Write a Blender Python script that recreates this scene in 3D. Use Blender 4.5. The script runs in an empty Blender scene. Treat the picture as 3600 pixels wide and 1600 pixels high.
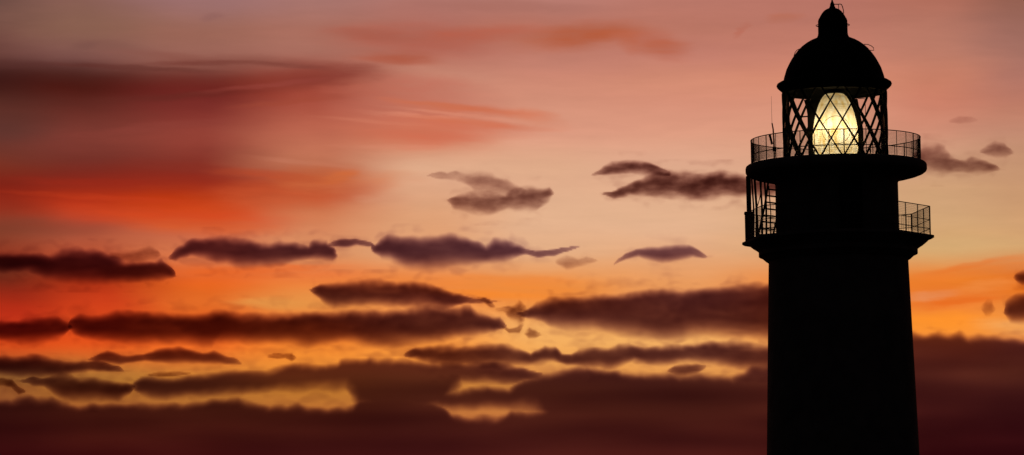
import bpy, bmesh, math, random
from mathutils import Vector, Matrix, noise
LAMP = 90.0
SUN_E = 0.2


random.seed(7)
sc = bpy.context.scene
COL = sc.collection
PI = math.pi
R_ = math.radians

# ------------------------------------------------------------------ camera
FOC = 25000.0                 # focal length in photo pixels (3600 wide): a long telephoto
DIST = 250.0                  # metres to the tower axis
EYE = Vector((0, 0, 1.6))
PITCH = R_(6.13)
ROLL = R_(1.10)
F = Vector((0, math.cos(PITCH), math.sin(PITCH)))
RT0 = Vector((1, 0, 0))
UP0 = Vector((0, -math.sin(PITCH), math.cos(PITCH)))
RT = RT0 * math.cos(ROLL) - UP0 * math.sin(ROLL)
UP = RT0 * math.sin(ROLL) + UP0 * math.cos(ROLL)

cd = bpy.data.cameras.new('camera')
cd.sensor_width = 36.0
cd.lens = 36.0 * FOC / 3600.0
cd.clip_start = 1.0
cd.clip_end = 200000.0
cam = bpy.data.objects.new('camera', cd)
cam.matrix_world = Matrix(((RT.x, UP.x, -F.x, EYE.x), (RT.y, UP.y, -F.y, EYE.y), (RT.z, UP.z, -F.z, EYE.z), (0, 0, 0, 1)))
COL.objects.link(cam)
sc.camera = cam


def ray(px, py):
    return RT * ((px - 1800) / FOC) + UP * ((800 - py) / FOC) + F


def at(px, py, Y):
    """The point seen at (px, py) of the photograph, in the upright plane Y metres ahead."""
    d = ray(px, py)
    return EYE + d * (Y / d.y)


# ------------------------------------------------------------------ helpers
def srgb(c):
    out = []
    for v in c[:3]:
        v /= 255.0
        out.append(v / 12.92 if v <= 0.04045 else ((v + 0.055) / 1.055) ** 2.4)
    return tuple(out) + (1.0,)


def tag(o, label=None, cat=None, group=None, kind=None):
    if label: o['label'] = label
    if cat: o['category'] = cat
    if group: o['group'] = group
    if kind: o['kind'] = kind
    return o


def empty(name, loc):
    o = bpy.data.objects.new(name, None)
    o.location = loc
    COL.objects.link(o)
    return o


def link_bm(name, bm, mat, parent=None, smooth=True, loc=(0, 0, 0), recalc=True):
    me = bpy.data.meshes.new(name)
    if recalc: bmesh.ops.recalc_face_normals(bm, faces=bm.faces[:])
    bm.to_mesh(me)
    bm.free()
    if smooth:
        me.polygons.foreach_set('use_smooth', [True] * len(me.polygons))
        me.set_sharp_from_angle(angle=R_(38))
    me.materials.append(mat)
    o = bpy.data.objects.new(name, me)
    o.location = loc
    COL.objects.link(o)
    if parent: o.parent = parent
    return o


def lathe(bm, prof, seg=96):
    rings = []
    for r, z in prof:
        if r < 1e-5:
            rings.append([bm.verts.new((0, 0, z))])
        else:
            rings.append([bm.verts.new((r * math.sin(2 * PI * k / seg), -r * math.cos(2 * PI * k / seg), z)) for k in range(seg)])
    for a, b in zip(rings, rings[1:]):
        for k in range(seg):
            k2 = (k + 1) % seg
            if len(a) == 1 and len(b) == 1: continue
            if len(a) == 1: bm.faces.new((a[0], b[k2], b[k]))
            elif len(b) == 1: bm.faces.new((a[k], a[k2], b[0]))
            else: bm.faces.new((a[k], a[k2], b[k2], b[k]))


def tube(bm, pts, r, n=8, closed=False, r2=None):
    pts = [Vector(p) for p in pts]
    m = len(pts)
    rings = []
    ref = None
    for i, p in enumerate(pts):
        if closed: t = pts[(i + 1) % m] - pts[i - 1]
        else: t = pts[min(i + 1, m - 1)] - pts[max(i - 1, 0)]
        t.normalize()
        if ref is None:
            ref = Vector((0, 0, 1)) if abs(t.z) < 0.9 else Vector((1, 0, 0))
        u = t.cross(ref).normalized()
        v = u.cross(t).normalized()
        ref = v
        rr = r if r2 is None else r + (r2 - r) * i / (m - 1)
        rings.append([bm.verts.new(p + (u * math.cos(2 * PI * k / n) + v * math.sin(2 * PI * k / n)) * rr) for k in range(n)])
    last = m if closed else m - 1
    for i in range(last):
        a, b = rings[i], rings[(i + 1) % m]
        for k in range(n):
            bm.faces.new((a[k], a[(k + 1) % n], b[(k + 1) % n], b[k]))
    if not closed:
        bm.faces.new(rings[0]); bm.faces.new(rings[-1][::-1])


def box(bm, c, s, rz=0.0, bev=0.0):
    M = Matrix.Translation(Vector(c)) @ Matrix.Rotation(rz, 4, 'Z') @ Matrix.Diagonal((s[0], s[1], s[2], 1))
    g = bmesh.ops.create_cube(bm, size=1.0, matrix=M)
    if bev:
        es = list({e for v in g['verts'] for e in v.link_edges})
        bmesh.ops.bevel(bm, geom=es, offset=bev, segments=2, affect='EDGES', profile=0.5)


def circ(r, z, n=96):
    return [(r * math.sin(2 * PI * k / n), -r * math.cos(2 * PI * k / n), z) for k in range(n)]


# ------------------------------------------------------------------ materials
def new_mat(name):
    m = bpy.data.materials.new(name)
    m.use_nodes = True
    nt = m.node_tree
    nt.nodes.clear()
    return m, nt, nt.nodes.new('ShaderNodeOutputMaterial')


def surf_mat(name, c1, c2, rough=0.6, scale=3.0, metal=0.0, bump=0.15, spec=0.4):
    m, nt, out = new_mat(name)
    N, L = nt.nodes, nt.links
    b = N.new('ShaderNodeBsdfPrincipled')
    tc = N.new('ShaderNodeTexCoord')
    nz = N.new('ShaderNodeTexNoise'); nz.inputs['Scale'].default_value = scale; nz.inputs['Detail'].default_value = 8
    cr = N.new('ShaderNodeValToRGB')
    cr.color_ramp.elements[0].position = 0.35; cr.color_ramp.elements[0].color = c1 + (1,)
    cr.color_ramp.elements[1].position = 0.68; cr.color_ramp.elements[1].color = c2 + (1,)
    bp = N.new('ShaderNodeBump'); bp.inputs['Strength'].default_value = bump; bp.inputs['Distance'].default_value = 0.02
    L.new(tc.outputs['Object'], nz.inputs['Vector']); L.new(nz.outputs['Fac'], cr.inputs['Fac'])
    L.new(cr.outputs['Color'], b.inputs['Base Color']); L.new(nz.outputs['Fac'], bp.inputs['Height'])
    L.new(bp.outputs['Normal'], b.inputs['Normal'])
    b.inputs['Roughness'].default_value = rough; b.inputs['Metallic'].default_value = metal
    b.inputs['Specular IOR Level'].default_value = spec
    L.new(b.outputs['BSDF'], out.inputs['Surface'])
    return m


STONE = surf_mat('weathered_masonry', (0.16, 0.15, 0.14), (0.26, 0.245, 0.22), 0.9, 1.6, spec=0.2)
PAINT = surf_mat('matt_black_iron', (0.008, 0.008, 0.008), (0.02, 0.019, 0.018), 0.8, 4.0, spec=0.08)
STEEL = surf_mat('dull_galvanised_steel', (0.09, 0.085, 0.08), (0.15, 0.14, 0.13), 0.6, 9.0, spec=0.3)
LIT_MAST = surf_mat('red_lit_mast', (0.20, 0.055, 0.02), (0.30, 0.09, 0.03), 0.6, 6.0, spec=0.3)  # aerial mast: reddish cast of the lamp's light is put into its colour
ROCK = surf_mat('dark_rocky_ground', (0.03, 0.026, 0.022), (0.075, 0.065, 0.055), 0.95, 0.3, bump=0.6, spec=0.1)
SEA = surf_mat('dark_sea_water', (0.006, 0.010, 0.014), (0.010, 0.016, 0.02), 0.25, 0.08, bump=0.5)

m, nt, out = new_mat('clear_lantern_glass')
tr = nt.nodes.new('ShaderNodeBsdfTransparent'); tr.inputs['Color'].default_value = (0.94, 0.95, 0.94, 1)
gl = nt.nodes.new('ShaderNodeBsdfGlossy'); gl.inputs['Roughness'].default_value = 0.03
fr = nt.nodes.new('ShaderNodeFresnel'); fr.inputs['IOR'].default_value = 1.12
mx = nt.nodes.new('ShaderNodeMixShader')
nt.links.new(fr.outputs[0], mx.inputs[0]); nt.links.new(tr.outputs[0], mx.inputs[1]); nt.links.new(gl.outputs[0], mx.inputs[2])
nt.links.new(mx.outputs[0], out.inputs['Surface'])
GLASS = m

# pressed glass of the lens: lets the lamp inside shine through, diffused by the prisms
m, nt, out = new_mat('prismatic_lens_glass')
N, L = nt.nodes, nt.links
tl = N.new('ShaderNodeBsdfTranslucent'); tl.inputs['Color'].default_value = (0.95, 0.82, 0.45, 1)
df = N.new('ShaderNodeBsdfGlossy'); df.inputs['Color'].default_value = (0.8, 0.8, 0.7, 1); df.inputs['Roughness'].default_value = 0.25
nz = N.new('ShaderNodeTexNoise'); nz.inputs['Scale'].default_value = 2.6; nz.inputs['Detail'].default_value = 4
tc = N.new('ShaderNodeTexCoord')
cr = N.new('ShaderNodeValToRGB')
cr.color_ramp.elements[0].position = 0.32; cr.color_ramp.elements[0].color = (0.82, 0.57, 0.22, 1)
cr.color_ramp.elements[1].position = 0.66; cr.color_ramp.elements[1].color = (0.98, 0.89, 0.70, 1)
mpl = N.new('ShaderNodeMapping'); mpl.inputs['Scale'].default_value = (2.6, 2.6, 0.8)
L.new(tc.outputs['Object'], mpl.inputs['Vector']); L.new(mpl.outputs[0], nz.inputs['Vector']); L.new(nz.outputs['Fac'], cr.inputs['Fac']); L.new(cr.outputs['Color'], tl.inputs['Color'])
mx = N.new('ShaderNodeMixShader'); mx.inputs[0].default_value = 0.06
L.new(tl.outputs[0], mx.inputs[1]); L.new(df.outputs[0], mx.inputs[2]); L.new(mx.outputs[0], out.inputs['Surface'])
LENS = m

m, nt, out = new_mat('glowing_lamp_bulb')
em = nt.nodes.new('ShaderNodeEmission'); em.inputs['Color'].default_value = (1.0, 0.88, 0.60, 1); em.inputs['Strength'].default_value = LAMP
nt.links.new(em.outputs[0], out.inputs['Surface'])
BULB = m


def cloud_mat(name, soak, lo, hi, stretch=(0.6, 0.5, 1.15)):
    """Soft lumpy droplets seen against the afterglow: they soak up its light, the green most."""
    m, nt, out = new_mat(name)
    N, L = nt.nodes, nt.links
    va = N.new('ShaderNodeVolumeAbsorption'); va.inputs['Color'].default_value = soak + (1,)
    tc = N.new('ShaderNodeTexCoord')
    mp = N.new('ShaderNodeMapping'); mp.inputs['Scale'].default_value = stretch
    # sizes in the object: 'grain' is one billow in metres, 'density' the base extinction per metre
    gr = N.new('ShaderNodeAttribute'); gr.attribute_type = 'OBJECT'; gr.attribute_name = 'grain'
    de = N.new('ShaderNodeAttribute'); de.attribute_type = 'OBJECT'; de.attribute_name = 'density'
    sc1 = N.new('ShaderNodeVectorMath'); sc1.operation = 'SCALE'
    L.new(tc.outputs['Object'], mp.inputs['Vector']); L.new(mp.outputs[0], sc1.inputs[0]); L.new(gr.outputs['Fac'], sc1.inputs['Scale'])
    nz = N.new('ShaderNodeTexNoise'); nz.inputs['Scale'].default_value = 1.0; nz.inputs['Detail'].default_value = 5; nz.inputs['Roughness'].default_value = 0.55
    L.new(sc1.outputs[0], nz.inputs['Vector'])
    mr = N.new('ShaderNodeMapRange'); mr.inputs['From Min'].default_value = 0.3; mr.inputs['From Max'].default_value = 0.7
    mr.inputs['To Min'].default_value = lo; mr.inputs['To Max'].default_value = hi; mr.clamp = True
    L.new(nz.outputs['Fac'], mr.inputs['Value'])
    mu = N.new('ShaderNodeMath'); mu.operation = 'MULTIPLY'
    L.new(mr.outputs[0], mu.inputs[0]); L.new(de.outputs['Fac'], mu.inputs[1]); L.new(mu.outputs[0], va.inputs['Density'])
    L.new(va.outputs[0], out.inputs['Volume'])
    return m


CLOUD = cloud_mat('dusk_cloud', (0.23, 0.0, 0.27), 0.85, 1.15)
WISP = cloud_mat('thin_dusk_cloud', (0.27, 0.0, 0.02), 0.2, 1.8)

# ------------------------------------------------------------------ sky
SKY_X = [0, 300, 700, 1100, 1500, 1900, 2400, 2900, 3300, 3600]
SKY_Y = [0, 100, 200, 280, 380, 480, 580, 660, 740, 820, 900, 980, 1060, 1140, 1220, 1300, 1380, 1600]
SKY_C = [
 [(105,72,65),(115,75,65),(105,62,55),(62,22,18),(88,40,32),(100,50,42),(120,45,30),(130,30,15),(146,44,24),(130,58,38),(140,50,28),(110,36,18),(165,38,14),(195,50,18),(215,75,22),(150,85,38),(148,84,38),(150,60,38)],
 [(135,92,82),(138,95,78),(125,80,72),(76,28,22),(98,38,30),(125,55,45),(118,42,32),(148,37,18),(185,55,26),(165,75,52),(185,80,48),(165,50,20),(205,60,20),(210,70,22),(225,85,25),(185,110,45),(170,102,40),(170,75,42)],
 [(155,110,108),(155,102,88),(150,95,82),(112,46,38),(122,42,36),(146,62,50),(134,46,34),(158,43,20),(205,68,22),(205,100,65),(215,115,70),(230,100,35),(225,105,35),(230,95,28),(240,110,35),(215,125,48),(180,110,42),(185,88,48)],
 [(167,115,107),(170,110,95),(167,105,90),(147,60,45),(170,80,62),(190,105,80),(190,110,80),(182,76,44),(205,115,75),(215,135,92),(220,140,90),(235,125,60),(232,145,68),(238,120,42),(245,135,45),(232,140,50),(190,116,42),(195,100,55)],
 [(175,115,105),(177,108,93),(183,112,95),(200,135,113),(200,120,98),(210,122,92),(220,165,132),(222,165,130),(220,160,120),(225,160,115),(225,160,112),(235,135,65),(240,145,75),(245,155,75),(248,150,60),(238,150,62),(196,122,52),(200,108,60)],
 [(183,122,110),(183,112,93),(193,125,107),(205,135,113),(212,145,120),(220,155,128),(222,168,135),(224,172,138),(226,176,140),(228,176,138),(228,170,125),(236,150,80),(240,145,65),(243,170,95),(242,170,90),(232,155,76),(200,126,58),(200,110,60)],
 [(185,118,103),(187,118,100),(195,125,107),(210,138,113),(215,145,120),(222,158,130),(222,168,138),(224,172,138),(226,176,140),(228,176,138),(228,165,118),(232,155,95),(235,155,90),(240,160,85),(240,170,95),(230,155,80),(204,130,62),(195,105,58)],
 [(183,115,100),(187,118,101),(200,128,107),(213,138,111),(216,146,120),(218,155,126),(218,162,130),(216,165,128),(216,166,124),(216,166,120),(222,160,108),(235,135,60),(240,130,45),(245,145,55),(240,150,70),(225,140,70),(200,120,60),(180,90,50)],
 [(175,108,90),(183,118,99),(191,124,103),(200,126,101),(205,130,106),(208,145,118),(206,155,122),(206,158,118),(208,162,118),(212,165,115),(216,165,108),(232,130,50),(235,125,50),(250,145,45),(240,140,60),(215,130,65),(185,105,58),(165,75,48)],
 [(148,95,80),(158,105,92),(168,112,98),(178,116,100),(190,124,102),(195,138,112),(196,145,112),(200,150,112),(205,155,112),(210,160,112),(214,160,105),(225,115,40),(232,125,45),(240,150,70),(230,140,70),(205,125,62),(170,95,55),(150,62,45)],
]
# soft cirrus smudges and glowing bands: centre and half sizes in the same coordinates, tilt in degrees, colour, strength
SKY_F = [
 (1340, 320, 330, 95, 4, (186, 96, 76), 0.55),
 (1500, 300, 260, 40, 6, (190, 104, 86), 0.5),
 (980, 690, 360, 62, -3, (202, 84, 44), 0.5),
 (1250, 640, 260, 40, -4, (212, 122, 78), 0.5),
 (200, 60, 380, 90, 0, (132, 90, 76), 0.4),
 (2060, 128, 260, 52, -4, (178, 88, 56), 0.85),
 (2330, 160, 130, 55, 14, (182, 96, 72), 0.7),
 (1450, 140, 350, 66, 2, (174, 90, 72), 0.75),
 (1400, 205, 170, 28, 2, (168, 84, 62), 0.6),
 (2620, 105, 20, 34, -12, (182, 100, 80), 0.55),
 (2770, 60, 70, 26, -6, (182, 104, 78), 0.6),
 (1650, 385, 330, 24, 6, (206, 112, 82), 0.75),
 (1600, 440, 300, 34, 5, (208, 110, 82), 0.7),
 (1500, 490, 230, 36, 2, (206, 108, 80), 0.65),
 (1880, 415, 140, 30, 10, (214, 124, 92), 0.6),
 (1500, 410, 240, 12, 5, (222, 140, 112), 0.6),
 (860, 218, 520, 26, 3, (124, 60, 50), 0.4),
 (1130, 275, 240, 46, -6, (130, 52, 42), 0.85),
 (260, 268, 340, 50, 2, (72, 26, 20), 0.35),
 (1130, 620, 170, 48, -8, (200, 98, 52), 0.75),
 (600, 762, 420, 46, 2, (210, 66, 22), 0.7),
 (700, 800, 300, 40, 2, (214, 92, 40), 0.6),
 (150, 800, 220, 40, 4, (128, 60, 42), 0.5),
 (1850, 1010, 330, 55, 1, (240, 132, 48), 0.7),
 (1650, 1040, 130, 26, 2, (244, 130, 38), 0.6),
 (960, 1065, 170, 22, 2, (226, 150, 72), 0.8),
 (800, 955, 420, 26, 0, (226, 98, 34), 0.6),
 (3450, 950, 330, 30, -8, (234, 120, 42), 0.7),
 (3330, 1065, 190, 24, -4, (232, 108, 28), 0.75),
 (3480, 1010, 160, 26, -6, (238, 140, 66), 0.7),
 (3250, 1040, 120, 20, -3, (228, 146, 96), 0.6),
 (3330, 1130, 200, 40, 0, (254, 146, 40), 0.7),
 (3560, 1160, 140, 30, 8, (240, 166, 92), 0.7),
 (2300, 1200, 420, 30, 1, (246, 178, 98), 0.6),
 (780, 65, 40, 16, 6, (140, 92, 88), 0.6),
 (380, 165, 160, 30, 4, (128, 82, 72), 0.6),
 (1780, 20, 420, 26, 1, (164, 104, 92), 0.6),
 (1350, 700, 120, 20, 1, (214, 150, 116), 0.5),
]
# thin fibres and firmer smudges
SKY_S = [
 (2050, 122, 230, 34, -4, (180, 88, 54), 0.6),
 (2230, 150, 60, 40, 30, (186, 96, 66), 0.5),
 (2350, 165, 110, 30, -6, (184, 94, 64), 0.6),
 (1700, 120, 240, 34, -3, (182, 92, 70), 0.7),
 (1330, 122, 200, 26, 4, (166, 88, 70), 0.65),
 (1390, 208, 170, 20, 3, (172, 84, 60), 0.6),
 (1600, 372, 260, 13, 6, (204, 108, 74), 0.8),
 (1640, 404, 300, 9, 6, (224, 144, 116), 0.45),
 (1680, 432, 280, 15, 5, (210, 112, 80), 0.8),
 (1500, 478, 230, 22, 2, (208, 106, 78), 0.7),
 (1330, 430, 240, 9, 4, (212, 128, 100), 0.3),
 (1450, 520, 300, 10, 1, (216, 138, 110), 0.3),
 (480, 244, 330, 12, 2, (92, 38, 32), 0.6),
 (760, 222, 260, 12, -2, (108, 46, 38), 0.6),
 (1010, 226, 180, 12, 4, (122, 60, 50), 0.7),
 (1190, 262, 130, 26, -8, (132, 54, 44), 0.7),
 (950, 300, 260, 12, -7, (150, 66, 56), 0.5),
 (620, 340, 320, 16, -3, (96, 36, 28), 0.5),
 (1050, 360, 220, 14, -6, (160, 70, 50), 0.6),
 (560, 452, 330, 16, -5, (142, 62, 52), 0.5),
 (300, 165, 70, 20, -6, (120, 78, 70), 0.6),
 (60, 235, 160, 18, 2, (84, 40, 36), 0.6),
 (640, 590, 230, 22, 6, (134, 44, 32), 0.6),
 (980, 622, 240, 20, 4, (186, 72, 38), 0.6),
 (1190, 622, 80, 22, -14, (208, 104, 54), 0.8),
 (330, 640, 330, 16, 1, (150, 36, 18), 0.6),
 (420, 700, 420, 14, 3, (196, 58, 22), 0.5),
 (1080, 575, 200, 10, 5, (208, 132, 104), 0.3),
 (930, 950, 300, 16, -2, (232, 98, 30), 0.6),
 (1800, 985, 240, 18, 2, (236, 134, 58), 0.6),
 (1720, 1035, 260, 14, 3, (246, 136, 42), 0.6),
 (3420, 938, 220, 14, -9, (230, 112, 36), 0.6),
 (3370, 1062, 190, 12, -4, (230, 104, 26), 0.6),
]

w = bpy.data.worlds.new('World')
sc.world = w
w.use_nodes = True
nt = w.node_tree
nt.nodes.clear()
N, L = nt.nodes, nt.links


def math_node(op, a, b=None, c=None):
    n = N.new('ShaderNodeMath'); n.operation = op
    for i, v in enumerate((a, b, c)):
        if v is None: continue
        if isinstance(v, (int, float)): n.inputs[i].default_value = v
        else: L.new(v, n.inputs[i])
    return n.outputs[0]


def map_range(v, a, b, c=0.0, d=1.0, mode='SMOOTHSTEP'):
    n = N.new('ShaderNodeMapRange'); n.interpolation_type = mode
    n.inputs['From Min'].default_value = a; n.inputs['From Max'].default_value = b
    n.inputs['To Min'].default_value = c; n.inputs['To Max'].default_value = d
    L.new(v, n.inputs['Value'])
    return n.outputs[0]


def mix_col(fac, a, b):
    n = N.new('ShaderNodeMix'); n.data_type = 'RGBA'
    if isinstance(fac, float): n.inputs[0].default_value = fac
    else: L.new(fac, n.inputs[0])
    for v, s in ((a, n.inputs[6]), (b, n.inputs[7])):
        if isinstance(v, tuple): s.default_value = v
        else: L.new(v, s)
    return n.outputs[2]


tc = N.new('ShaderNodeTexCoord')
sp = N.new('ShaderNodeSeparateXYZ'); L.new(tc.outputs['Generated'], sp.inputs[0])
az = math_node('ARCTAN2', sp.outputs['X'], sp.outputs['Y'])          # azimuth from the sunset, radians
el = math_node('ARCSINE', sp.outputs['Z'])                           # elevation, radians
# compass directions in units of 1/25000 rad; bands of cloud dip very slightly to one side
su0 = math_node('MULTIPLY_ADD', az, FOC * math.cos(PITCH), 1800.0)
sv0 = math_node('MULTIPLY_ADD', math_node('SUBTRACT', el, PITCH), -FOC, 800.0)
sv0 = math_node('ADD', sv0, math_node('MULTIPLY', az, -FOC * math.tan(ROLL)))
cb = N.new('ShaderNodeCombineXYZ'); L.new(su0, cb.inputs[0]); L.new(sv0, cb.inputs[1])
POS0 = cb.outputs[0]
# drift of the high cloud: long soft waves and fine streaks
def warp(scale, amount, detail, seed):
    mp = N.new('ShaderNodeMapping'); mp.inputs['Scale'].default_value = (scale[0], scale[1], 1); mp.inputs['Location'].default_value = (seed, seed * 1.7, seed)
    L.new(POS0, mp.inputs['Vector'])
    nz = N.new('ShaderNodeTexNoise'); nz.inputs['Scale'].default_value = 1.0; nz.inputs['Detail'].default_value = detail; nz.inputs['Roughness'].default_value = 0.55
    L.new(mp.outputs[0], nz.inputs['Vector'])
    s = N.new('ShaderNodeVectorMath'); s.operation = 'SUBTRACT'; s.inputs[1].default_value = (0.5, 0.5, 0.5); L.new(nz.outputs['Color'], s.inputs[0])
    m = N.new('ShaderNodeVectorMath'); m.operation = 'MULTIPLY'; m.inputs[1].default_value = (amount[0], amount[1], 0); L.new(s.outputs[0], m.inputs[0])
    return m.outputs[0]
def vadd(a, b):
    n = N.new('ShaderNodeVectorMath'); n.operation = 'ADD'; L.new(a, n.inputs[0]); L.new(b, n.inputs[1]); return n.outputs[0]
POSG = vadd(POS0, warp((1/700, 1/200), (260, 60), 3, 3.1))
POSF = vadd(vadd(POS0, warp((1/330, 1/110), (220, 60), 4, 11.3)), warp((1/90, 1/22), (50, 18), 3, 5.7))
POSS = vadd(vadd(POS0, warp((1/420, 1/160), (120, 34), 3, 21.9)), warp((1/100, 1/26), (60, 16), 4, 8.3))
sg = N.new('ShaderNodeSeparateXYZ'); L.new(POSG, sg.inputs[0])
gx, gy = sg.outputs[0], sg.outputs[1]
Y0, Y1 = -100.0, 1700.0
vpos = map_range(gy, Y0, Y1, 0, 1, 'LINEAR')
sky = None
for i, X in enumerate(SKY_X):
    r = N.new('ShaderNodeValToRGB'); cr = r.color_ramp
    cr.interpolation = 'CARDINAL'
    els = cr.elements
    for j, Y in enumerate(SKY_Y):
        p = (Y - Y0) / (Y1 - Y0)
        e = els[j] if j < 2 else els.new(p)
        e.position = p
        e.color = srgb(SKY_C[i][j])
    L.new(vpos, r.inputs['Fac'])
    if sky is None: sky = r.outputs['Color']
    else: sky = mix_col(map_range(gx, SKY_X[i - 1], X), sky, r.outputs['Color'])
# fine streak noise that breaks up the smudges
mp = N.new('ShaderNodeMapping'); mp.inputs['Scale'].default_value = (1/260, 1/42, 1); mp.inputs['Rotation'].default_value = (0, 0, R_(3))
L.new(POSG, mp.inputs['Vector'])
nz = N.new('ShaderNodeTexNoise'); nz.inputs['Scale'].default_value = 1; nz.inputs['Detail'].default_value = 6; nz.inputs['Roughness'].default_value = 0.6
L.new(mp.outputs[0], nz.inputs['Vector'])
streak = map_range(nz.outputs['Fac'], 0.28, 0.62, 0.45, 1.0, 'LINEAR')
for n_, (cx, cy, rx, ry, tilt, col, st) in enumerate(SKY_F + SKY_S):
    firm = n_ >= len(SKY_F)
    mp = N.new('ShaderNodeMapping'); mp.vector_type = 'TEXTURE'
    mp.inputs['Location'].default_value = (cx, cy, 0); mp.inputs['Rotation'].default_value = (0, 0, R_(tilt)); mp.inputs['Scale'].default_value = (rx * 1.25, ry * 1.25, 1)
    L.new(POSS if firm else POSF, mp.inputs['Vector'])
    ln = N.new('ShaderNodeVectorMath'); ln.operation = 'LENGTH'; L.new(mp.outputs[0], ln.inputs[0])
    k = map_range(ln.outputs['Value'], 1.0, 0.2 if firm else 0.15, 0.0, st)
    sky = mix_col(math_node('MULTIPLY', k, streak), sky, srgb(col))
gain = map_range(nz.outputs['Fac'], 0.3, 0.7, 0.965, 1.035, 'LINEAR')
vm = N.new('ShaderNodeVectorMath'); vm.operation = 'SCALE'; L.new(sky, vm.inputs[0]); L.new(gain, vm.inputs['Scale'])
sky = vm.outputs[0]
# beyond the cloud-streaked part of the sunset the afterglow is plain: bands of colour by height
plain = N.new('ShaderNodeValToRGB'); pe = plain.color_ramp
L.new(map_range(el, 0.0, 0.6, 0, 1, 'LINEAR'), plain.inputs['Fac'])
for j, (deg, c) in enumerate(((0.0, (170, 70, 34)), (4.0, (205, 98, 44)), (6.0, (216, 124, 70)), (7.5, (206, 134, 104)), (9.0, (168, 110, 100)), (14.0, (126, 84, 84)), (30.0, (84, 62, 70)))):
    e = pe.elements[j] if j < 2 else pe.elements.new(0.5)
    e.position = R_(deg) / 0.6; e.color = srgb(c)
mpw = N.new('ShaderNodeMapping'); mpw.inputs['Scale'].default_value = (1/2400, 1/330, 1)
L.new(POS0, mpw.inputs['Vector'])
nzw = N.new('ShaderNodeTexNoise'); nzw.inputs['Scale'].default_value = 1; nzw.inputs['Detail'].default_value = 6
L.new(mpw.outputs[0], nzw.inputs['Vector'])
pv = N.new('ShaderNodeVectorMath'); pv.operation = 'SCALE'; L.new(plain.outputs['Color'], pv.inputs[0]); L.new(map_range(nzw.outputs['Fac'], 0.35, 0.65, 0.6, 1.15), pv.inputs['Scale'])
k_in = math_node('MULTIPLY', map_range(math_node('ABSOLUTE', math_node('SUBTRACT', su0, 1800.0)), 2300.0, 4800.0, 1.0, 0.0), map_range(sv0, -700.0, -80.0, 0.0, 1.0))
k_in = math_node('MULTIPLY', k_in, map_range(sv0, 1720.0, 2200.0, 1.0, 0.0))
sky = mix_col(k_in, pv.outputs[0], sky)
# away from the afterglow the dusk sky sinks to mauve and slate blue
aaz = math_node('ABSOLUTE', az)
k_side = map_range(aaz, 0.10, 1.0, 1.0, 0.0)
k_up = map_range(el, 0.150, 0.75, 1.0, 0.0)
k_glow = math_node('MULTIPLY', k_side, k_up)
dusk = N.new('ShaderNodeValToRGB'); L.new(map_range(el, 0.0, 1.57, 0, 1, 'LINEAR'), dusk.inputs['Fac'])
de = dusk.color_ramp.elements
de[0].position = 0.0; de[0].color = (0.0060, 0.0040, 0.0042, 1)
de[1].position = 1.0; de[1].color = (0.0070, 0.0068, 0.0095, 1)
sky = mix_col(k_glow, dusk.outputs['Color'], sky)

nish = N.new('ShaderNodeTexSky'); nish.sky_type = 'NISHITA'; nish.sun_disc = False
SUN_EL, SUN_AZ = R_(-5.0), R_(1.5)
nish.sun_elevation = SUN_EL; nish.sun_rotation = SUN_AZ
b1 = N.new('ShaderNodeBackground'); b1.inputs['Strength'].default_value = 0.05; L.new(nish.outputs[0], b1.inputs['Color'])
b2 = N.new('ShaderNodeBackground'); b2.inputs['Strength'].default_value = 1.0; L.new(sky, b2.inputs['Color'])
ad = N.new('ShaderNodeAddShader'); L.new(b1.outputs[0], ad.inputs[0]); L.new(b2.outputs[0], ad.inputs[1])
wo = N.new('ShaderNodeOutputWorld'); L.new(ad.outputs[0], wo.inputs['Surface'])
w.cycles.sampling_method = 'MANUAL'
w.cycles.sample_map_resolution = 2048

# the sun has gone below the sea: only a trace of its direct light is left, skimming up from behind the tower
sl = bpy.data.lights.new('sun', 'SUN'); sl.energy = SUN_E; sl.angle = R_(0.5); sl.color = (1.0, 0.5, 0.22)
so = bpy.data.objects.new('sun', sl)
so.rotation_euler = Vector((math.sin(SUN_AZ), math.cos(SUN_AZ), math.tan(SUN_EL))).to_track_quat('Z', 'Y').to_euler()
COL.objects.link(so)

# ------------------------------------------------------------------ ground and sea
def ground_sheet(name, half, z, n, amp, mat, hole=0):
    bm = bmesh.new()
    bmesh.ops.create_grid(bm, x_segments=n, y_segments=n, size=half)
    for v in bm.verts:
        d = math.hypot(v.co.x - TOWER.x, v.co.y - TOWER.y)
        v.co.z = z + amp * noise.fractal(Vector((v.co.x, v.co.y, 0)) * 0.012, 1.0, 2.0, 4) * min(1, max(0, (d - 8) / 30))
    o = link_bm(name, bm, mat, smooth=True)
    return o


AXPX = lambda y: 2926 + (y - 20) * 0.02405            # tower axis in the photograph
mid = at(AXPX(595), 595, DIST)
TOWER = Vector((mid.x, DIST, 0.0))


def zz(py):
    return at(AXPX(py), py, DIST).z


g = ground_sheet('ground', 900.0, -0.02, 120, 1.2, ROCK); g['kind'] = 'structure'
bm = bmesh.new(); bmesh.ops.create_grid(bm, x_segments=60, y_segments=60, size=120000.0)
for v in bm.verts: v.co.z = -6.0
s = link_bm('sea', bm, SEA); s['kind'] = 'structure'

# ------------------------------------------------------------------ lighthouse
LH = empty('lighthouse', TOWER)
tag(LH, 'tall dark lighthouse tower with two balconies and domed lantern, silhouetted against sunset sky', 'lighthouse')


def P(prof):                                          # photo profile (row, half width) -> metres
    return [(r / 100.0, zz(y)) for y, r in prof]


z_corb = zz(920)
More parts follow.
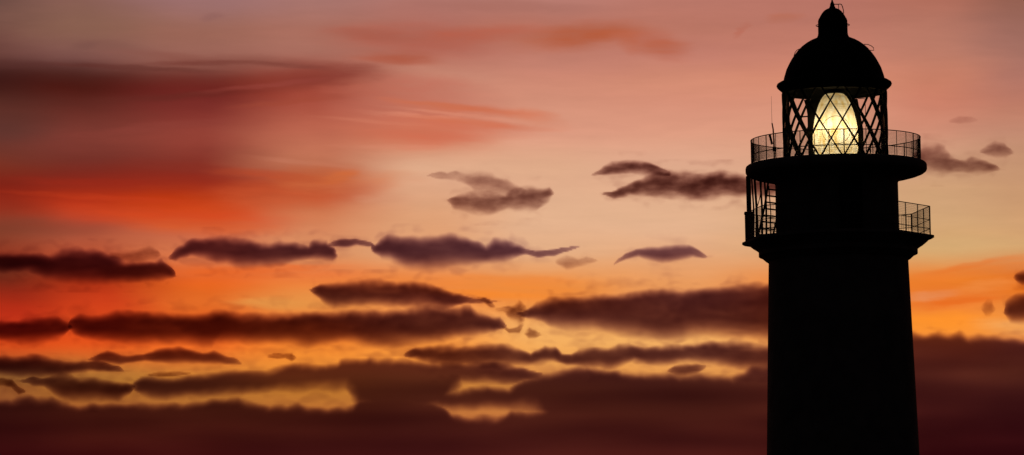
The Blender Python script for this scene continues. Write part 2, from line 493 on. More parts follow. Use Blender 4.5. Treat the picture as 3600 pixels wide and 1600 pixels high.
# shaft
bm = bmesh.new()
pr = [(0.0, 0.0), (3.62, 0.0), (3.62, 0.5), (3.52, 0.62)]
ztop = zz(915); zlow = zz(1600)
sl_ = (2.69 - 2.465) / (ztop - zlow)
for k in range(13):
    z = 0.62 + (zlow - 0.62) * k / 12
    pr.append((2.69 + (zlow - z) * sl_, z))
pr += [(2.466, ztop + 0.02), (0.0, ztop + 0.02)]
lathe(bm, pr, 128); link_bm('shaft', bm, STONE, LH)
# corbelled cornice below the balcony
bm = bmesh.new()
lathe(bm, P([(918, 200), (918, 249), (914, 256), (907, 264), (902, 270), (898, 275), (897, 281), (881, 281), (878, 284), (872, 292), (866, 302), (858, 312), (853.3, 318), (853.3, 200)]), 128)
link_bm('cornice', bm, STONE, LH)
# octagonal balcony floor
PHI0 = R_(11)


def octo(r, k):                                       # corner k; angle from +X towards the camera
    a = PHI0 + k * PI / 4
    return Vector((r * math.cos(a), -r * math.sin(a), 0))


bm = bmesh.new()
z1, z0 = zz(838), zz(853)
rings = []
for r, z in ((2.1, z1), (3.36, z1), (3.43, z1 - 0.02), (3.43, z0 + 0.05), (3.34, z0), (2.1, z0)):
    rings.append([bm.verts.new(octo(r, k) + Vector((0, 0, z))) for k in range(8)])
for a, b in zip(rings, rings[1:]):
    for k in range(8):
        bm.faces.new((a[k], a[(k + 1) % 8], b[(k + 1) % 8], b[k]))
link_bm('balcony_floor', bm, STONE, LH, smooth=False)
# watch room
bm = bmesh.new()
lathe(bm, [(0, z1 - 0.1), (2.30, z1 - 0.1), (2.30, z1 + 0.12), (2.18, z1 + 0.14), (2.17, zz(652)), (2.17, zz(644)), (0, zz(644))], 128)
wr = link_bm('watch_room', bm, STONE, LH)
# iron door of the watch room onto the balcony (camera side)
bm = bmesh.new(); box(bm, (0.4, -2.165, z1 + 1.06), (0.8, 0.10, 1.86), 0.18, 0.015); d = link_bm('door', bm, PAINT, wr)
# gallery slab
bm = bmesh.new()
lathe(bm, P([(646.5, 0), (646.5, 217.4), (641, 220), (636, 226), (632, 236), (629, 252), (625, 274), (620, 294), (614, 310), (608, 318), (602, 321), (588, 321), (582, 319), (578, 314), (575.5, 307), (575, 300), (575, 0)]), 160)
link_bm('gallery_floor', bm, STONE, LH)
zg = zz(575)
# lantern curb and roof ring
bm = bmesh.new()
lathe(bm, [(1.66, zg - 0.02), (1.95, zg - 0.02), (1.95, zg + 0.05), (1.88, zg + 0.09), (1.86, zg + 0.14), (1.70, zg + 0.14), (1.66, zg - 0.02)], 96)
link_bm('lantern_curb', bm, PAINT, LH)
zt, zc = zz(318), zg + 0.14
# dome
bm = bmesh.new()
lathe(bm, P([(318, 0), (318, 183), (316, 190), (310, 197), (305, 202), (299, 204.5), (293, 202), (288, 194), (284, 185), (281, 179.5), (270, 177), (256, 172.5), (242, 168), (225, 159.5), (208, 150), (190, 137.5), (175, 125), (162, 111.5), (150, 95), (141, 79), (134, 62), (130, 50), (129, 0)]), 128)
dome = link_bm('dome', bm, PAINT, LH)
# ventilator
bm = bmesh.new()
lathe(bm, P([(131, 0), (131, 57), (125, 54), (118, 52.6), (74, 52.2), (71, 51.5), (69, 49), (69, 0)]), 64)
vent = link_bm('ventilator', bm, PAINT, LH)
bm = bmesh.new()
lathe(bm, P([(69, 0), (69, 50.5), (66, 49.5), (63, 47), (56, 43.5), (48, 38.5), (41, 33), (35, 26), (31, 18), (28, 10), (27, 0)]), 64)
link_bm('ventilator_cap', bm, PAINT, vent)
bm = bmesh.new(); tube(bm, circ(0.595, zz(89), 48), 0.012, 6, True)
for k in range(6):
    a = 2 * PI * (k + .25) / 6
    tube(bm, [(0.5 * math.sin(a), -0.5 * math.cos(a), zz(89)), (0.6 * math.sin(a), -0.6 * math.cos(a), zz(89))], 0.012, 6)
link_bm('grab_ring', bm, PAINT, vent)
# finial and lightning rod
bm = bmesh.new()
lathe(bm, P([(29, 0), (28.5, 11), (25, 10.5), (21, 8), (16, 8), (12, 6.5), (6, 3.8), (0, 2.4), (-10, 1.5), (-70, 1.2), (-110, 0.3)]), 20)
fin = link_bm('lightning_rod', bm, PAINT, LH)
bm = bmesh.new()
tube(bm, [(0.02, 0, zz(15)), (0.20, 0, zz(15.5)), (0.29, 0, zz(15)), (0.33, 0, zz(17)), (0.36, 0, zz(24)), (0.39, 0, zz(36)), (0.40, 0, zz(48))], 0.017, 6)
tube(bm, [(0.21, 0, zz(16)), (0.225, 0, zz(22)), (0.225, 0, zz(33))], 0.013, 6)
link_bm('grab_hoop', bm, PAINT, fin)
# curved grab handles standing off the dome
for pts in ([(1.09, 159), (1.22, 160), (1.34, 165), (1.42, 172), (1.43, 181), (1.30, 181)], [(-1.20, 171), (-1.29, 175), (-1.36, 183), (-1.405, 195), (-1.36, 197)]):
    bm = bmesh.new(); tube(bm, [(x, -0.1, zz(y)) for x, y in pts], 0.014, 6)
    link_bm('grab_handle', bm, PAINT, dome)
# ceiling ring that closes the lantern glazing
bm = bmesh.new()
lathe(bm, [(1.62, zt - 0.10), (1.86, zt - 0.10), (1.86, zt + 0.02), (1.62, zt + 0.02), (1.62, zt - 0.10)], 96)
link_bm('lantern_head', bm, PAINT, LH)
# lantern glazing: clear drum held by diagonal bars crossing in diamonds
bm = bmesh.new()
zA, zB = zc - 0.01, zt - 0.09
a_, b_ = [], []
for k in range(112):
    t = 2 * PI * k / 112
    a_.append(bm.verts.new((1.80 * math.sin(t), -1.80 * math.cos(t), zA))); b_.append(bm.verts.new((1.80 * math.sin(t), -1.80 * math.cos(t), zB)))
for k in range(112): bm.faces.new((a_[k], a_[(k + 1) % 112], b_[(k + 1) % 112], b_[k]))
glz = link_bm('glazing', bm, GLASS, LH)
STEP = 2 * PI / 14
ROWZ = zz(440); ROWH = (zz(374) - zz(506)) / 2


def glazing_bar(a0, sgn):
    bm = bmesh.new()
    n = 28; prev = None
    for i in range(n + 1):
        z = zA + (zB - zA) * i / n
        a = a0 + sgn * (z - ROWZ) / ROWH * STEP / 2
        rad = Vector((math.sin(a), -math.cos(a), 0)); tan = Vector((math.cos(a), math.sin(a), 0))
        dr = (tan * 1.83 * STEP / 2 * sgn + Vector((0, 0, ROWH))).normalized()
        sd = dr.cross(rad).normalized()
        c = rad * 1.83 + Vector((0, 0, z))
        h_, d_ = 0.023, 0.040
        ring = [bm.verts.new(c + sd * u * h_ + rad * v * d_) for u, v in ((-1, -1), (1, -1), (1, 1), (-1, 1))]
        if prev:
            for k in range(4): bm.faces.new((prev[k], prev[(k + 1) % 4], ring[(k + 1) % 4], ring[k]))
        else: bm.faces.new(ring[::-1])
        prev = ring
    bm.faces.new(prev)
    link_bm('glazing_bar', bm, PAINT, glz, smooth=False)


for k in range(14):
    a0 = R_(5.6) + k * STEP
    glazing_bar(a0, 1); glazing_bar(a0, -1)


# railings ------------------------------------------------------------
def mesh_round(bm, r, z0, z1, gap, wv, wh, nv):
    for k in range(nv):
        a = 2 * PI * k / nv
        c = Vector((r * math.sin(a), -r * math.cos(a), (z0 + z1) / 2))
        box(bm, c, (wv, wv, z1 - z0), a)
    n = int((z1 - z0) / gap)
    for i in range(1, n):
        z = z0 + i * gap
        tube(bm, circ(r, z, 96), wh / 2, 4, True)


gr = tag(empty('gallery_railing', (0, 0, 0)), None); gr.parent = LH
RG = 3.00
zr = zz(489.5)
bm = bmesh.new(); mesh_round(bm, RG, zg + 0.03, zr, 0.045, 0.006, 0.005, 400); link_bm('wire_mesh', bm, STEEL, gr, smooth=False)
bm = bmesh.new(); tube(bm, circ(RG, zr, 144), 0.017, 8, True); link_bm('top_rail', bm, STEEL, gr)
bm = bmesh.new(); tube(bm, circ(RG, zr - 0.55, 144), 0.014, 8, True); link_bm('middle_rail', bm, STEEL, gr)
for k in range(36):
    a = 2 * PI * (k + 0.3) / 36
    bm = bmesh.new(); rr = 0.020 if k % 3 == 0 else 0.013
    tube(bm, [(RG * math.sin(a), -RG * math.cos(a), zg - 0.01), (RG * math.sin(a), -RG * math.cos(a), zr - 0.005)], rr, 8)
    link_bm('baluster', bm, STEEL, gr)

br = empty('balcony_railing', (0, 0, 0)); br.parent = LH
RB = 3.29
zb = zz(738) ; zd = z1
bm = bmesh.new(); cs = [octo(RB, k) for k in range(8)]
for k in range(8):
    p, q = cs[k], cs[(k + 1) % 8]
    n = 36; rz = math.atan2((q - p).y, (q - p).x)
    for i in range(1, n):
        c = p.lerp(q, i / n); box(bm, (c.x, c.y, (zd + zb) / 2 + 0.03), (0.006, 0.006, zb - zd - 0.06), rz)
    m_ = (p + q) / 2
    for i in range(1, 16):
        box(bm, (m_.x, m_.y, zd + 0.06 + i * (zb - zd - 0.06) / 16), ((q - p).length, 0.004, 0.004), rz)
link_bm('wire_mesh', bm, STEEL, br, smooth=False)
for nm, dz, rr in (('top_rail', 0.0, 0.016), ('middle_rail', -0.48, 0.013), ('lower_rail', -0.80, 0.013)):
    bm = bmesh.new()
    for k in range(8):
        p, q = cs[k] + Vector((0, 0, zb + dz)), cs[(k + 1) % 8] + Vector((0, 0, zb + dz))
        tube(bm, [p, q], rr, 8)
    link_bm(nm, bm, STEEL, br)
for k in range(8):
    for t in (0.0, 1 / 3.0, 2 / 3.0):
        p = cs[k].lerp(cs[(k + 1) % 8], t)
        bm = bmesh.new(); tube(bm, [(p.x, p.y, zd - 0.01), (p.x, p.y, zb + 0.005)], 0.026 if t == 0 else 0.018, 8)
        link_bm('post', bm, STEEL, br)

# steel post that carries the gallery rim from the balcony
cpt = octo(3.14, 4)
bm = bmesh.new(); box(bm, (-3.105, 0.35, (zd + zz(610)) / 2), (0.17, 0.16, zz(610) - zd), 0.0, 0.01)
link_bm('support_post', bm, STEEL, LH)

# ------------------------------------------------------------------ the light
LP = Vector((TOWER.x, TOWER.y, zg))
ln = empty('lens_apparatus', LP)
tag(ln, 'pale yellow glowing egg-shaped lens inside the lantern, lit by its lamp', 'lighthouse lens')
Q = lambda y: zz(y) - zg
prof = [(566, 30), (561, 46), (553, 60), (544, 70), (534, 76), (520, 79.5), (505, 81), (485, 81), (465, 79.5), (445, 77), (425, 73.5), (405, 69), (385, 63), (368, 57), (352, 49), (340, 41), (331, 31)]
# stepped prism rings along the profile
pp = []
for (y0_, r0), (y1_, r1) in zip(prof, prof[1:]):
    n = max(1, int(abs(y1_ - y0_) / 6))
    for i in range(n):
        t = i / n; t2 = (i + 0.82) / n
        ra, rb = r0 + (r1 - r0) * t, r0 + (r1 - r0) * t2
        pp.append((ra + 0.2, y0_ + (y1_ - y0_) * t)); pp.append((rb + 1.5, y0_ + (y1_ - y0_) * t2))
pp.append((prof[-1][1], prof[-1][0]))
bm = bmesh.new(); lathe(bm, [(r / 100, Q(y)) for r, y in pp], 96); lens = link_bm('lens', bm, LENS, ln)
bm = bmesh.new(); bmesh.ops.create_uvsphere(bm, u_segments=24, v_segments=16, radius=0.10)
for v in bm.verts: v.co.z *= 1.5
lamp_z = Q(466)
link_bm('lamp_bulb', bm, BULB, ln, loc=(0, -0.10, lamp_z))
bm = bmesh.new(); lathe(bm, [(0, Q(570) - 0.02), (0.12, Q(570) - 0.02), (0.09, Q(520)), (0.07, Q(500)), (0, Q(500))], 24); link_bm('lamp_holder', bm, PAINT, ln, loc=(0, -0.1, 0))
bm = bmesh.new(); lathe(bm, [(0, 0.0), (0.95, 0.0), (0.95, 0.05), (0.86, 0.07), (0.86, 0.10), (0.35, 0.10), (0.30, 0.06), (0, 0.06)], 64); link_bm('turntable', bm, PAINT, ln)
bm = bmesh.new(); lathe(bm, [(0, Q(331)), (0.36, Q(331)), (0.36, Q(326)), (0.12, Q(322)), (0.10, zt - zg - 0.01), (0, zt - zg - 0.01)], 48); link_bm('crown', bm, PAINT, ln)
# brass ring of the bull's-eye panel, lying on the glass
def lens_r(z):
    for (ya, ra), (yb, rb) in zip(prof, prof[1:]):
        if Q(ya) <= z <= Q(yb): return (ra + (rb - ra) * (z - Q(ya)) / (Q(yb) - Q(ya))) / 100
    return 0.5
for rad, tk in ((0.50, 0.009),):
    pts = []
    for k in range(64):
        t = 2 * PI * k / 64; x = rad * math.cos(t); z = lamp_z + rad * math.sin(t)
        pts.append((x, -math.sqrt(max(0.01, lens_r(z) ** 2 - x * x)) - 0.03, z))
    bm = bmesh.new(); tube(bm, pts, tk, 6, True); link_bm('brass_ring', bm, STEEL, ln)
# uprights of the revolving frame hug the glass on both sides
edge = {560: 62, 548: 74, 535: 80, 520: 82.5, 500: 84, 480: 83.5, 460: 82, 440: 79.5, 420: 75.5, 400: 70.5, 380: 64, 360: 55.5, 350: 51}


def upright(sgn, outer):
    bm = bmesh.new(); prev = None
    for y in sorted(edge, reverse=True):
        xi = (edge[y] - 3.0) / 100; xo = max(outer(y) / 100, xi + 0.03)
        ring = [bm.verts.new((sgn * x, d, Q(y))) for x, d in ((xi, -0.10), (xo, -0.10), (xo, 0.10), (xi, 0.10))]
        if prev:
            for k in range(4): bm.faces.new((prev[k], prev[(k + 1) % 4], ring[(k + 1) % 4], ring[k]))
        else: bm.faces.new(ring)
        prev = ring
    bm.faces.new(prev[::-1])
    link_bm('upright', bm, PAINT, ln, smooth=False)


upright(-1, lambda y: 97 if y > 390 else 97 + (390 - y) * 0.28)
upright(1, lambda y: 99 if y > 460 else 99 - (460 - y) * 0.16)
# service shelf and pipe rail behind the lens
bm = bmesh.new(); tube(bm, [(-1.3, 0.35, Q(405)), (-0.85, 0.2, Q(405))], 0.025, 8); link_bm('bracket', bm, PAINT, ln)
bm = bmesh.new(); tube(bm, [(0.85, 0.3, Q(345)), (1.08, 0.3, Q(345)), (1.1, 0.3, Q(349)), (1.1, 0.3, 0.1)], 0.012, 6); link_bm('pipe', bm, PAINT, ln)

# ------------------------------------------------------------------ things fixed on the balconies
def on_tower(dx, dy, z):
    return Vector((TOWER.x + dx, TOWER.y + dy, z))


# whip aerial clamped to the far rail
ax = -2.10; ay = math.sqrt(3.06 ** 2 - ax ** 2)
an = empty('whip_antenna', on_tower(ax, ay, zg))
tag(an, 'thin whip aerial on a red-lit mast, clamped to the gallery railing beside the lantern', 'antenna')
off = lambda y: zz(y + 5) - zg                        # far side of the ring sits a little lower in the picture
dyz = 25
H = lambda y: zz(y) - zg + 0.16
bm = bmesh.new(); tube(bm, [(0.0, 0, 0.0), (0.0, 0, H(480)), (-0.015, 0, H(440)), (-0.05, 0, H(418))], 0.034, 10, r2=0.024); link_bm('mast', bm, LIT_MAST, an)
bm = bmesh.new(); tube(bm, [(-0.05, 0, H(422)), (-0.055, 0, H(380)), (-0.055, 0, H(322))], 0.008, 6, r2=0.004); link_bm('whip', bm, PAINT, an)
bm = bmesh.new(); box(bm, (0.0, -0.03, H(510)), (0.12, 0.14, 0.16), 0, 0.02); link_bm('clamp', bm, PAINT, an)
bm = bmesh.new(); box(bm, (0.03, -0.02, H(555)), (0.16, 0.12, 0.26), 0, 0.02); link_bm('foot_box', bm, PAINT, an)

fl = empty('floodlight', on_tower(-2.38, -math.sqrt(3.02 ** 2 - 2.38 ** 2) + 0.05, zg))
tag(fl, 'small tilted floodlight hung under the top rail of the gallery railing', 'floodlight')
zf = zr - zg
bm = bmesh.new(); box(bm, (0, 0, 0), (0.07, 0.20, 0.34), 0, 0.01)
bmesh.ops.rotate(bm, verts=bm.verts[:], cent=(0, 0, 0), matrix=Matrix.Rotation(R_(-13), 3, 'Y'))
link_bm('housing', bm, PAINT, fl, loc=(0.03, 0.10, zf - 0.17))
bm = bmesh.new(); tube(bm, [(0, -0.02, zf), (0.0, 0.04, zf), (0.0, 0.10, zf - 0.02)], 0.016, 6); link_bm('bracket', bm, STEEL, fl)

# control box standing behind the post on the balcony
cb_ = empty('control_cabinet', on_tower(-3.10, 0.60, zd))
tag(cb_, 'dark upright control cabinet with overhanging lid, standing on the lower balcony corner', 'cabinet')
ch = zz(737) - zd
bm = bmesh.new(); box(bm, (0, 0, ch / 2 - 0.03), (0.27, 0.46, ch - 0.06), 0, 0.008); link_bm('body', bm, PAINT, cb_)
bm = bmesh.new(); box(bm, (-0.015, 0, ch), (0.31, 0.52, 0.06), 0, 0.012); link_bm('lid', bm, PAINT, cb_)
bm = bmesh.new(); box(bm, (0, -0.24, ch / 2), (0.21, 0.02, ch - 0.22), 0, 0.004); link_bm('door', bm, PAINT, cb_)

# steep ladder from the balcony to the gallery
ld = empty('ladder', on_tower(0, 0, zd))
tag(ld, 'steep iron ladder with handrails climbing from lower balcony to the upper gallery', 'ladder')
A_, B_ = Vector((-2.86, -0.55, 0.02)), Vector((-2.40, -0.75, zz(612) - zd))
A2, B2 = Vector((-2.32, 0.10, 0.02)), Vector((-1.90, -0.15, zz(612) - zd))


def lerp_bow(a, b, t, bow):
    p = a.lerp(b, t); p.x += bow * math.sin(PI * t); return p


for a, b in ((A_, B_), (A2, B2)):
    bm = bmesh.new(); tube(bm, [lerp_bow(a, b, i / 10, 0.05) for i in range(11)], 0.036, 8); link_bm('stringer', bm, STEEL, ld)
n = 10
for i in range(n):
    t = (i + 0.5) / n
    bm = bmesh.new(); p, q = lerp_bow(A_, B_, t, 0.05), lerp_bow(A2, B2, t, 0.05)
    q.z = p.z
    tube(bm, [p, q], 0.029, 8); link_bm('rung', bm, STEEL, ld)
for dx, dy, r in ((-2.98, -0.2, 0.030), (-2.86, 0.25, 0.042), (-2.68, -0.1, 0.036), (-2.52, 0.1, 0.034), (-2.36, 0.3, 0.02)):
    top = zz(612) - zd if r > 0.021 else zz(735) - zd + 0.9
    bm = bmesh.new(); tube(bm, [(dx, dy, -0.01), (dx + 0.02, dy, top * 0.5), (dx - 0.03, dy, top)], r, 8); link_bm('guard_bar', bm, STEEL, ld)
bm = bmesh.new(); tube(bm, [lerp_bow(A_ + Vector((-0.05, -0.1, 0.9)), B_ + Vector((-0.28, -0.1, 0.0)), i / 8, 0.08) for i in range(9)], 0.016, 8); link_bm('handrail', bm, STEEL, ld)

# traced outlines of the clouds: upper edge, lower edge
CLOUD_OUTLINES = {
    'A': ([(-349,905),(-210,884),(0,898),(70,894),(140,898),(161,905),(210,887),(265,884),(335,884),(384,905),(433,922),(489,936),(545,933),(573,917),(594,940),(611,968)],
          [(-349,912),(-210,947),(0,950),(105,950),(154,968),(210,978),(293,985),(384,987),(489,985),(559,982),(611,971)]),
    'B': ([(592,898),(629,870),(671,852),(733,844),(803,843),(873,849),(915,863),(936,865),(978,856),(1034,861),(1076,872),(1104,854),(1153,854),(1181,877),(1188,896)],
          [(592,905),(615,910),(664,898),(713,905),(754,917),(789,915),(824,929),(894,936),(964,929),(1034,915),(1076,908),(1118,912),(1167,915),(1188,901)]),
    'C': ([(1146,856),(1195,843),(1251,842),(1300,852),(1314,866),(1342,845),(1370,834),(1426,841),(1482,845),(1538,838),(1579,831),(1614,834),(1663,852),(1698,866),(1719,861),(1740,848),(1782,850),(1817,859),(1852,877),(1887,887),(1929,884),(1985,873),(2041,868)],
          [(1146,863),(1195,873),(1251,864),(1300,866),(1314,891),(1342,905),(1370,908),(1405,922),(1440,931),(1510,938),(1579,934),(1649,926),(1719,913),(1775,915),(1817,901),(1859,896),(1894,905),(1943,898),(1985,885),(2041,870)]),
    'D': ([(2172,928),(2201,898),(2236,877),(2278,870),(2313,873),(2369,868),(2418,866),(2453,880),(2491,901)],
          [(2172,931),(2208,914),(2250,903),(2292,913),(2334,919),(2390,907),(2432,898),(2474,905),(2491,905)]),
    'E': ([(1083,1022),(1118,1006),(1174,999),(1243,997),(1300,994),(1342,992),(1391,1001),(1440,998),(1496,1001),(1538,1015),(1579,1036),(1635,1047),(1691,1053),(1733,1062)],
          [(1083,1027),(1118,1055),(1174,1076),(1243,1069),(1300,1065),(1342,1064),(1398,1064),(1461,1074),(1510,1069),(1558,1077),(1593,1074),(1635,1065),(1691,1063),(1733,1064)]),
    'F': ([(-349,1142),(-140,1128),(0,1135),(42,1135),(77,1123),(140,1121),(203,1121),(234,1135),(254,1151)],
          [(-349,1149),(-140,1191),(0,1195),(70,1204),(140,1200),(203,1189),(234,1175),(254,1156)]),
    'G': ([(241,1142),(258,1120),(293,1114),(328,1118),(370,1111),(419,1106),(475,1111),(559,1107),(615,1114),(685,1114),(740,1105),(789,1105),(852,1114),(908,1111),(978,1109),(1048,1114),(1118,1105),(1174,1107),(1229,1099),(1300,1104),(1342,1111),(1391,1100),(1440,1093),(1510,1086),(1579,1090),(1614,1090),(1635,1083),(1663,1085),(1691,1107),(1719,1114),(1754,1121),(1779,1146)],
          [(241,1149),(293,1181),(349,1189),(433,1200),(489,1204),(559,1197),(629,1197),(699,1207),(740,1207),(761,1198),(838,1196),(908,1200),(1013,1200),(1076,1210),(1118,1203),(1188,1193),(1257,1200),(1300,1207),(1356,1210),(1412,1210),(1475,1200),(1545,1189),(1593,1179),(1649,1175),(1691,1168),(1747,1163),(1779,1149)]),
    'H': ([(1820,1102),(1859,1076),(1915,1062),(1971,1052),(2068,1046),(2166,1046),(2208,1038),(2278,1029),(2334,1027),(2418,1027),(2474,1020),(2530,1020),(2592,1010),(2648,1003),(2700,1006),(2802,1017),(2907,1058),(2963,1100)],
          [(1820,1107),(1894,1123),(1929,1140),(1985,1151),(2034,1147),(2082,1147),(2138,1158),(2208,1168),(2264,1179),(2313,1183),(2390,1183),(2432,1169),(2488,1165),(2558,1172),(2627,1175),(2700,1182),(2802,1177),(2907,1149),(2963,1107)]),
    'I': ([(-279,1268),(-105,1247),(0,1258),(63,1260),(126,1258),(182,1267),(244,1272),(314,1276),(363,1282),(405,1289),(433,1299)],
          [(-279,1275),(-105,1317),(0,1313),(70,1318),(140,1322),(210,1320),(265,1308),(314,1301),(377,1306),(433,1302)]),
    'J': ([(320,1266),(349,1247),(370,1241),(419,1253),(461,1251),(503,1248),(545,1235),(601,1227),(643,1228),(685,1238),(720,1247),(754,1239),(796,1251),(831,1261),(854,1275)],
          [(320,1267),(363,1273),(419,1280),(461,1276),(503,1268),(559,1268),(629,1273),(699,1275),(768,1278),(854,1279)]),
    'K': ([(943,1251),(964,1244),(999,1247),(1027,1245),(1041,1258)],
          [(943,1258),(978,1260),(1006,1259),(1027,1269),(1041,1261)]),
    'L': ([(520,1318),(559,1309),(601,1308),(643,1310),(671,1313)],
          [(520,1320),(559,1324),(601,1323),(643,1318),(671,1315)]),
    'M': ([(77,1339),(112,1329),(161,1334),(210,1320),(251,1324),(279,1334),(335,1338),(391,1345),(447,1352),(467,1362),(472,1367)],
          [(77,1342),(119,1353),(161,1360),(189,1381),(231,1399),(293,1406),(363,1404),(419,1402),(461,1383),(472,1370)]),
    'N': ([(462,1355),(503,1334),(545,1328),(594,1334),(629,1338),(685,1331),(733,1320),(803,1311),(866,1311),(929,1309),(978,1295),(1048,1287),(1118,1288),(1170,1285),(1181,1273),(1243,1274),(1285,1269),(1300,1259),(1328,1267),(1384,1267),(1454,1274),(1545,1281),(1635,1282),(1719,1285),(1789,1287),(1845,1298),(1887,1312),(1915,1324)],
          [(462,1369),(524,1388),(594,1396),(664,1390),(733,1385),(803,1381),(866,1381),(901,1371),(978,1367),(1048,1371),(1118,1366),(1216,1364),(1235,1400),(1262,1440),(1330,1462),(1420,1462),(1500,1458),(1550,1434),(1580,1380),(1610,1350),(1621,1339),(1691,1338),(1747,1341),(1803,1344),(1859,1339),(1915,1325)]),
    'O': ([(1424,1247),(1461,1226),(1510,1219),(1565,1221),(1614,1223),(1691,1218),(1775,1221),(1831,1230),(1880,1244),(1908,1223),(1943,1223),(1971,1244),(2006,1247),(2041,1233),(2082,1228),(2124,1230),(2166,1219),(2208,1218),(2236,1228),(2278,1233),(2327,1223),(2390,1218),(2453,1212),(2523,1214),(2578,1211),(2627,1216),(2700,1219),(2837,1226),(2977,1247)],
          [(1424,1253),(1475,1266),(1545,1282),(1593,1282),(1684,1284),(1775,1283),(1838,1280),(1894,1276),(1950,1269),(1999,1280),(2055,1282),(2103,1281),(2152,1288),(2187,1276),(2229,1266),(2278,1276),(2334,1276),(2390,1271),(2446,1268),(2516,1276),(2592,1289),(2700,1300),(2837,1303),(2977,1261)]),
    'P': ([(2344,1304),(2369,1289),(2404,1283),(2446,1282),(2481,1287)],
          [(2344,1309),(2376,1317),(2411,1318),(2446,1310),(2481,1290)]),
    'Q': ([(-3300,1640),(-2700,1560),(-2000,1500),(-1300,1450),(-700,1425),(-279,1408),(0,1415),(70,1415),(126,1406),(182,1408),(231,1422),(279,1436),(335,1429),(419,1427),(524,1425),(629,1425),(699,1420),(740,1411),(803,1406),(852,1408),(880,1420),(915,1424),(964,1439),(999,1432),(1048,1424),(1090,1434),(1146,1441),(1209,1444),(1235,1436),(1262,1405),(1330,1395),(1420,1400),(1520,1410),(1560,1438),(1592,1464),(1650,1474),(1740,1472),(1778,1466),(1795,1453),(1850,1451),(1890,1450),(1915,1436),(1950,1410),(2050,1400),(2300,1400),(2600,1400),(2900,1400),(3150,1500)],
          [(-3300,1660),(-2700,1740),(-2000,1790),(-1300,1850),(-600,1900),(0,1960),(700,1930),(1500,1990),(2300,1940),(2900,1960),(3150,1900)]),
    'R': ([(1440,1392),(1505,1366),(1545,1362),(1570,1370),(1600,1382),(1640,1374),(1700,1360),(1750,1366),(1790,1370),(1820,1346),(1859,1334),(1894,1323),(1929,1317),(1971,1306),(2013,1296),(2057,1291),(2089,1298),(2138,1309),(2180,1313),(2208,1319),(2278,1320),(2348,1322),(2418,1327),(2474,1320),(2530,1327),(2578,1327),(2606,1317),(2641,1297),(2700,1290),(2802,1282),(2850,1290),(2920,1380)],
          [(1440,1445),(1540,1437),(1600,1440),(1640,1433),(1720,1432),(1830,1432),(1870,1442),(1900,1462),(1950,1512),(2050,1526),(2300,1520),(2600,1525),(2850,1520),(2920,1400)]),
    'S': ([(2600,1420),(2760,1330),(2880,1260),(2990,1200),(3110,1181),(3211,1177),(3249,1181),(3298,1177),(3333,1181),(3375,1173),(3403,1188),(3431,1189),(3487,1184),(3529,1195),(3599,1202),(3808,1212),(4200,1230),(4700,1290),(5300,1370),(6000,1450),(6700,1560)],
          [(2600,1600),(2900,1900),(3400,1950),(3900,1890),(4500,1860),(5100,1800),(5800,1720),(6400,1640),(6700,1580)]),
    'T': ([(3518,1097),(3543,1067),(3578,1046),(3600,1043),(3654,1034),(3724,1051),(3780,1093)],
          [(3518,1102),(3557,1123),(3600,1126),(3654,1128),(3724,1114),(3780,1097)]),
    'U': ([(3565,975),(3581,962),(3600,957),(3640,950),(3703,968)],
          [(3565,979),(3581,992),(3600,1001),(3640,999),(3703,975)]),
    'V': ([(1576,699),(1614,688),(1663,683),(1719,680),(1789,688),(1810,674),(1859,659),(1894,669),(1932,662),(1946,678)],
          [(1576,704),(1614,735),(1670,749),(1719,742),(1775,731),(1831,738),(1887,731),(1929,695),(1946,681)]),
    'W': ([(1510,618),(1538,611),(1593,610),(1649,613),(1691,606),(1733,615),(1761,636),(1803,653),(1838,667)],
          [(1510,620),(1551,630),(1600,632),(1642,646),(1670,671),(1719,679),(1761,681),(1803,681),(1838,676)]),
    'X': ([(2072,616),(2110,594),(2152,574),(2208,568),(2264,571),(2306,589),(2348,608)],
          [(2072,620),(2138,613),(2208,606),(2278,615),(2348,618)]),
    'Y': ([(2117,678),(2180,660),(2222,650),(2278,627),(2334,606),(2390,613),(2446,620),(2488,620),(2529,610),(2571,613),(2600,617),(2669,632),(2767,636),(2837,646)],
          [(2117,685),(2166,696),(2222,683),(2292,687),(2362,690),(2432,695),(2488,693),(2543,681),(2600,683),(2669,685),(2767,681),(2837,653)]),
    'Z': ([(3210,538),(3251,518),(3293,514),(3314,523),(3335,552),(3377,569),(3419,559),(3454,567),(3489,580),(3520,594)],
          [(3210,552),(3251,601),(3293,604),(3335,606),(3377,602),(3419,608),(3454,613),(3489,606),(3520,597)]),
    'AA': ([(3447,531),(3471,516),(3499,504),(3534,509),(3559,534)],
          [(3447,537),(3475,544),(3503,548),(3534,552),(3559,539)]),
    'AB': ([(3339,423),(3370,409),(3412,412),(3437,423)],
          [(3339,428),(3370,432),(3412,430),(3437,425)]),
    'AC': ([(3448,1079),(3466,1060),(3487,1062),(3504,1086)],
          [(3448,1086),(3466,1106),(3487,1107),(3504,1090)]),
    'AD': ([(1677,1046),(1702,1048),(1719,1057),(1739,1078)],
          [(1677,1053),(1702,1064),(1723,1079),(1739,1082)]),
    'AI': ([(1744,1085),(1775,1081),(1800,1074),(1820,1060),(1844,1076)],
          [(1744,1089),(1775,1097),(1800,1116),(1827,1134),(1844,1107)]),
    'AE': ([(1758,1140),(1789,1158),(1817,1151),(1841,1134)],
          [(1758,1147),(1789,1172),(1824,1170),(1841,1142)]),
    'AJ': ([(1845,1167),(1859,1155),(1880,1163),(1899,1176)],
          [(1845,1177),(1862,1188),(1883,1188),(1899,1181)]),
    'AF': ([(1950,915),(1985,905),(2034,913),(2068,905),(2103,915)],
          [(1950,922),(1985,943),(2034,936),(2068,929),(2103,919)]),
    'AG': ([(-42,1334),(14,1331),(42,1337),(63,1359),(91,1374)],
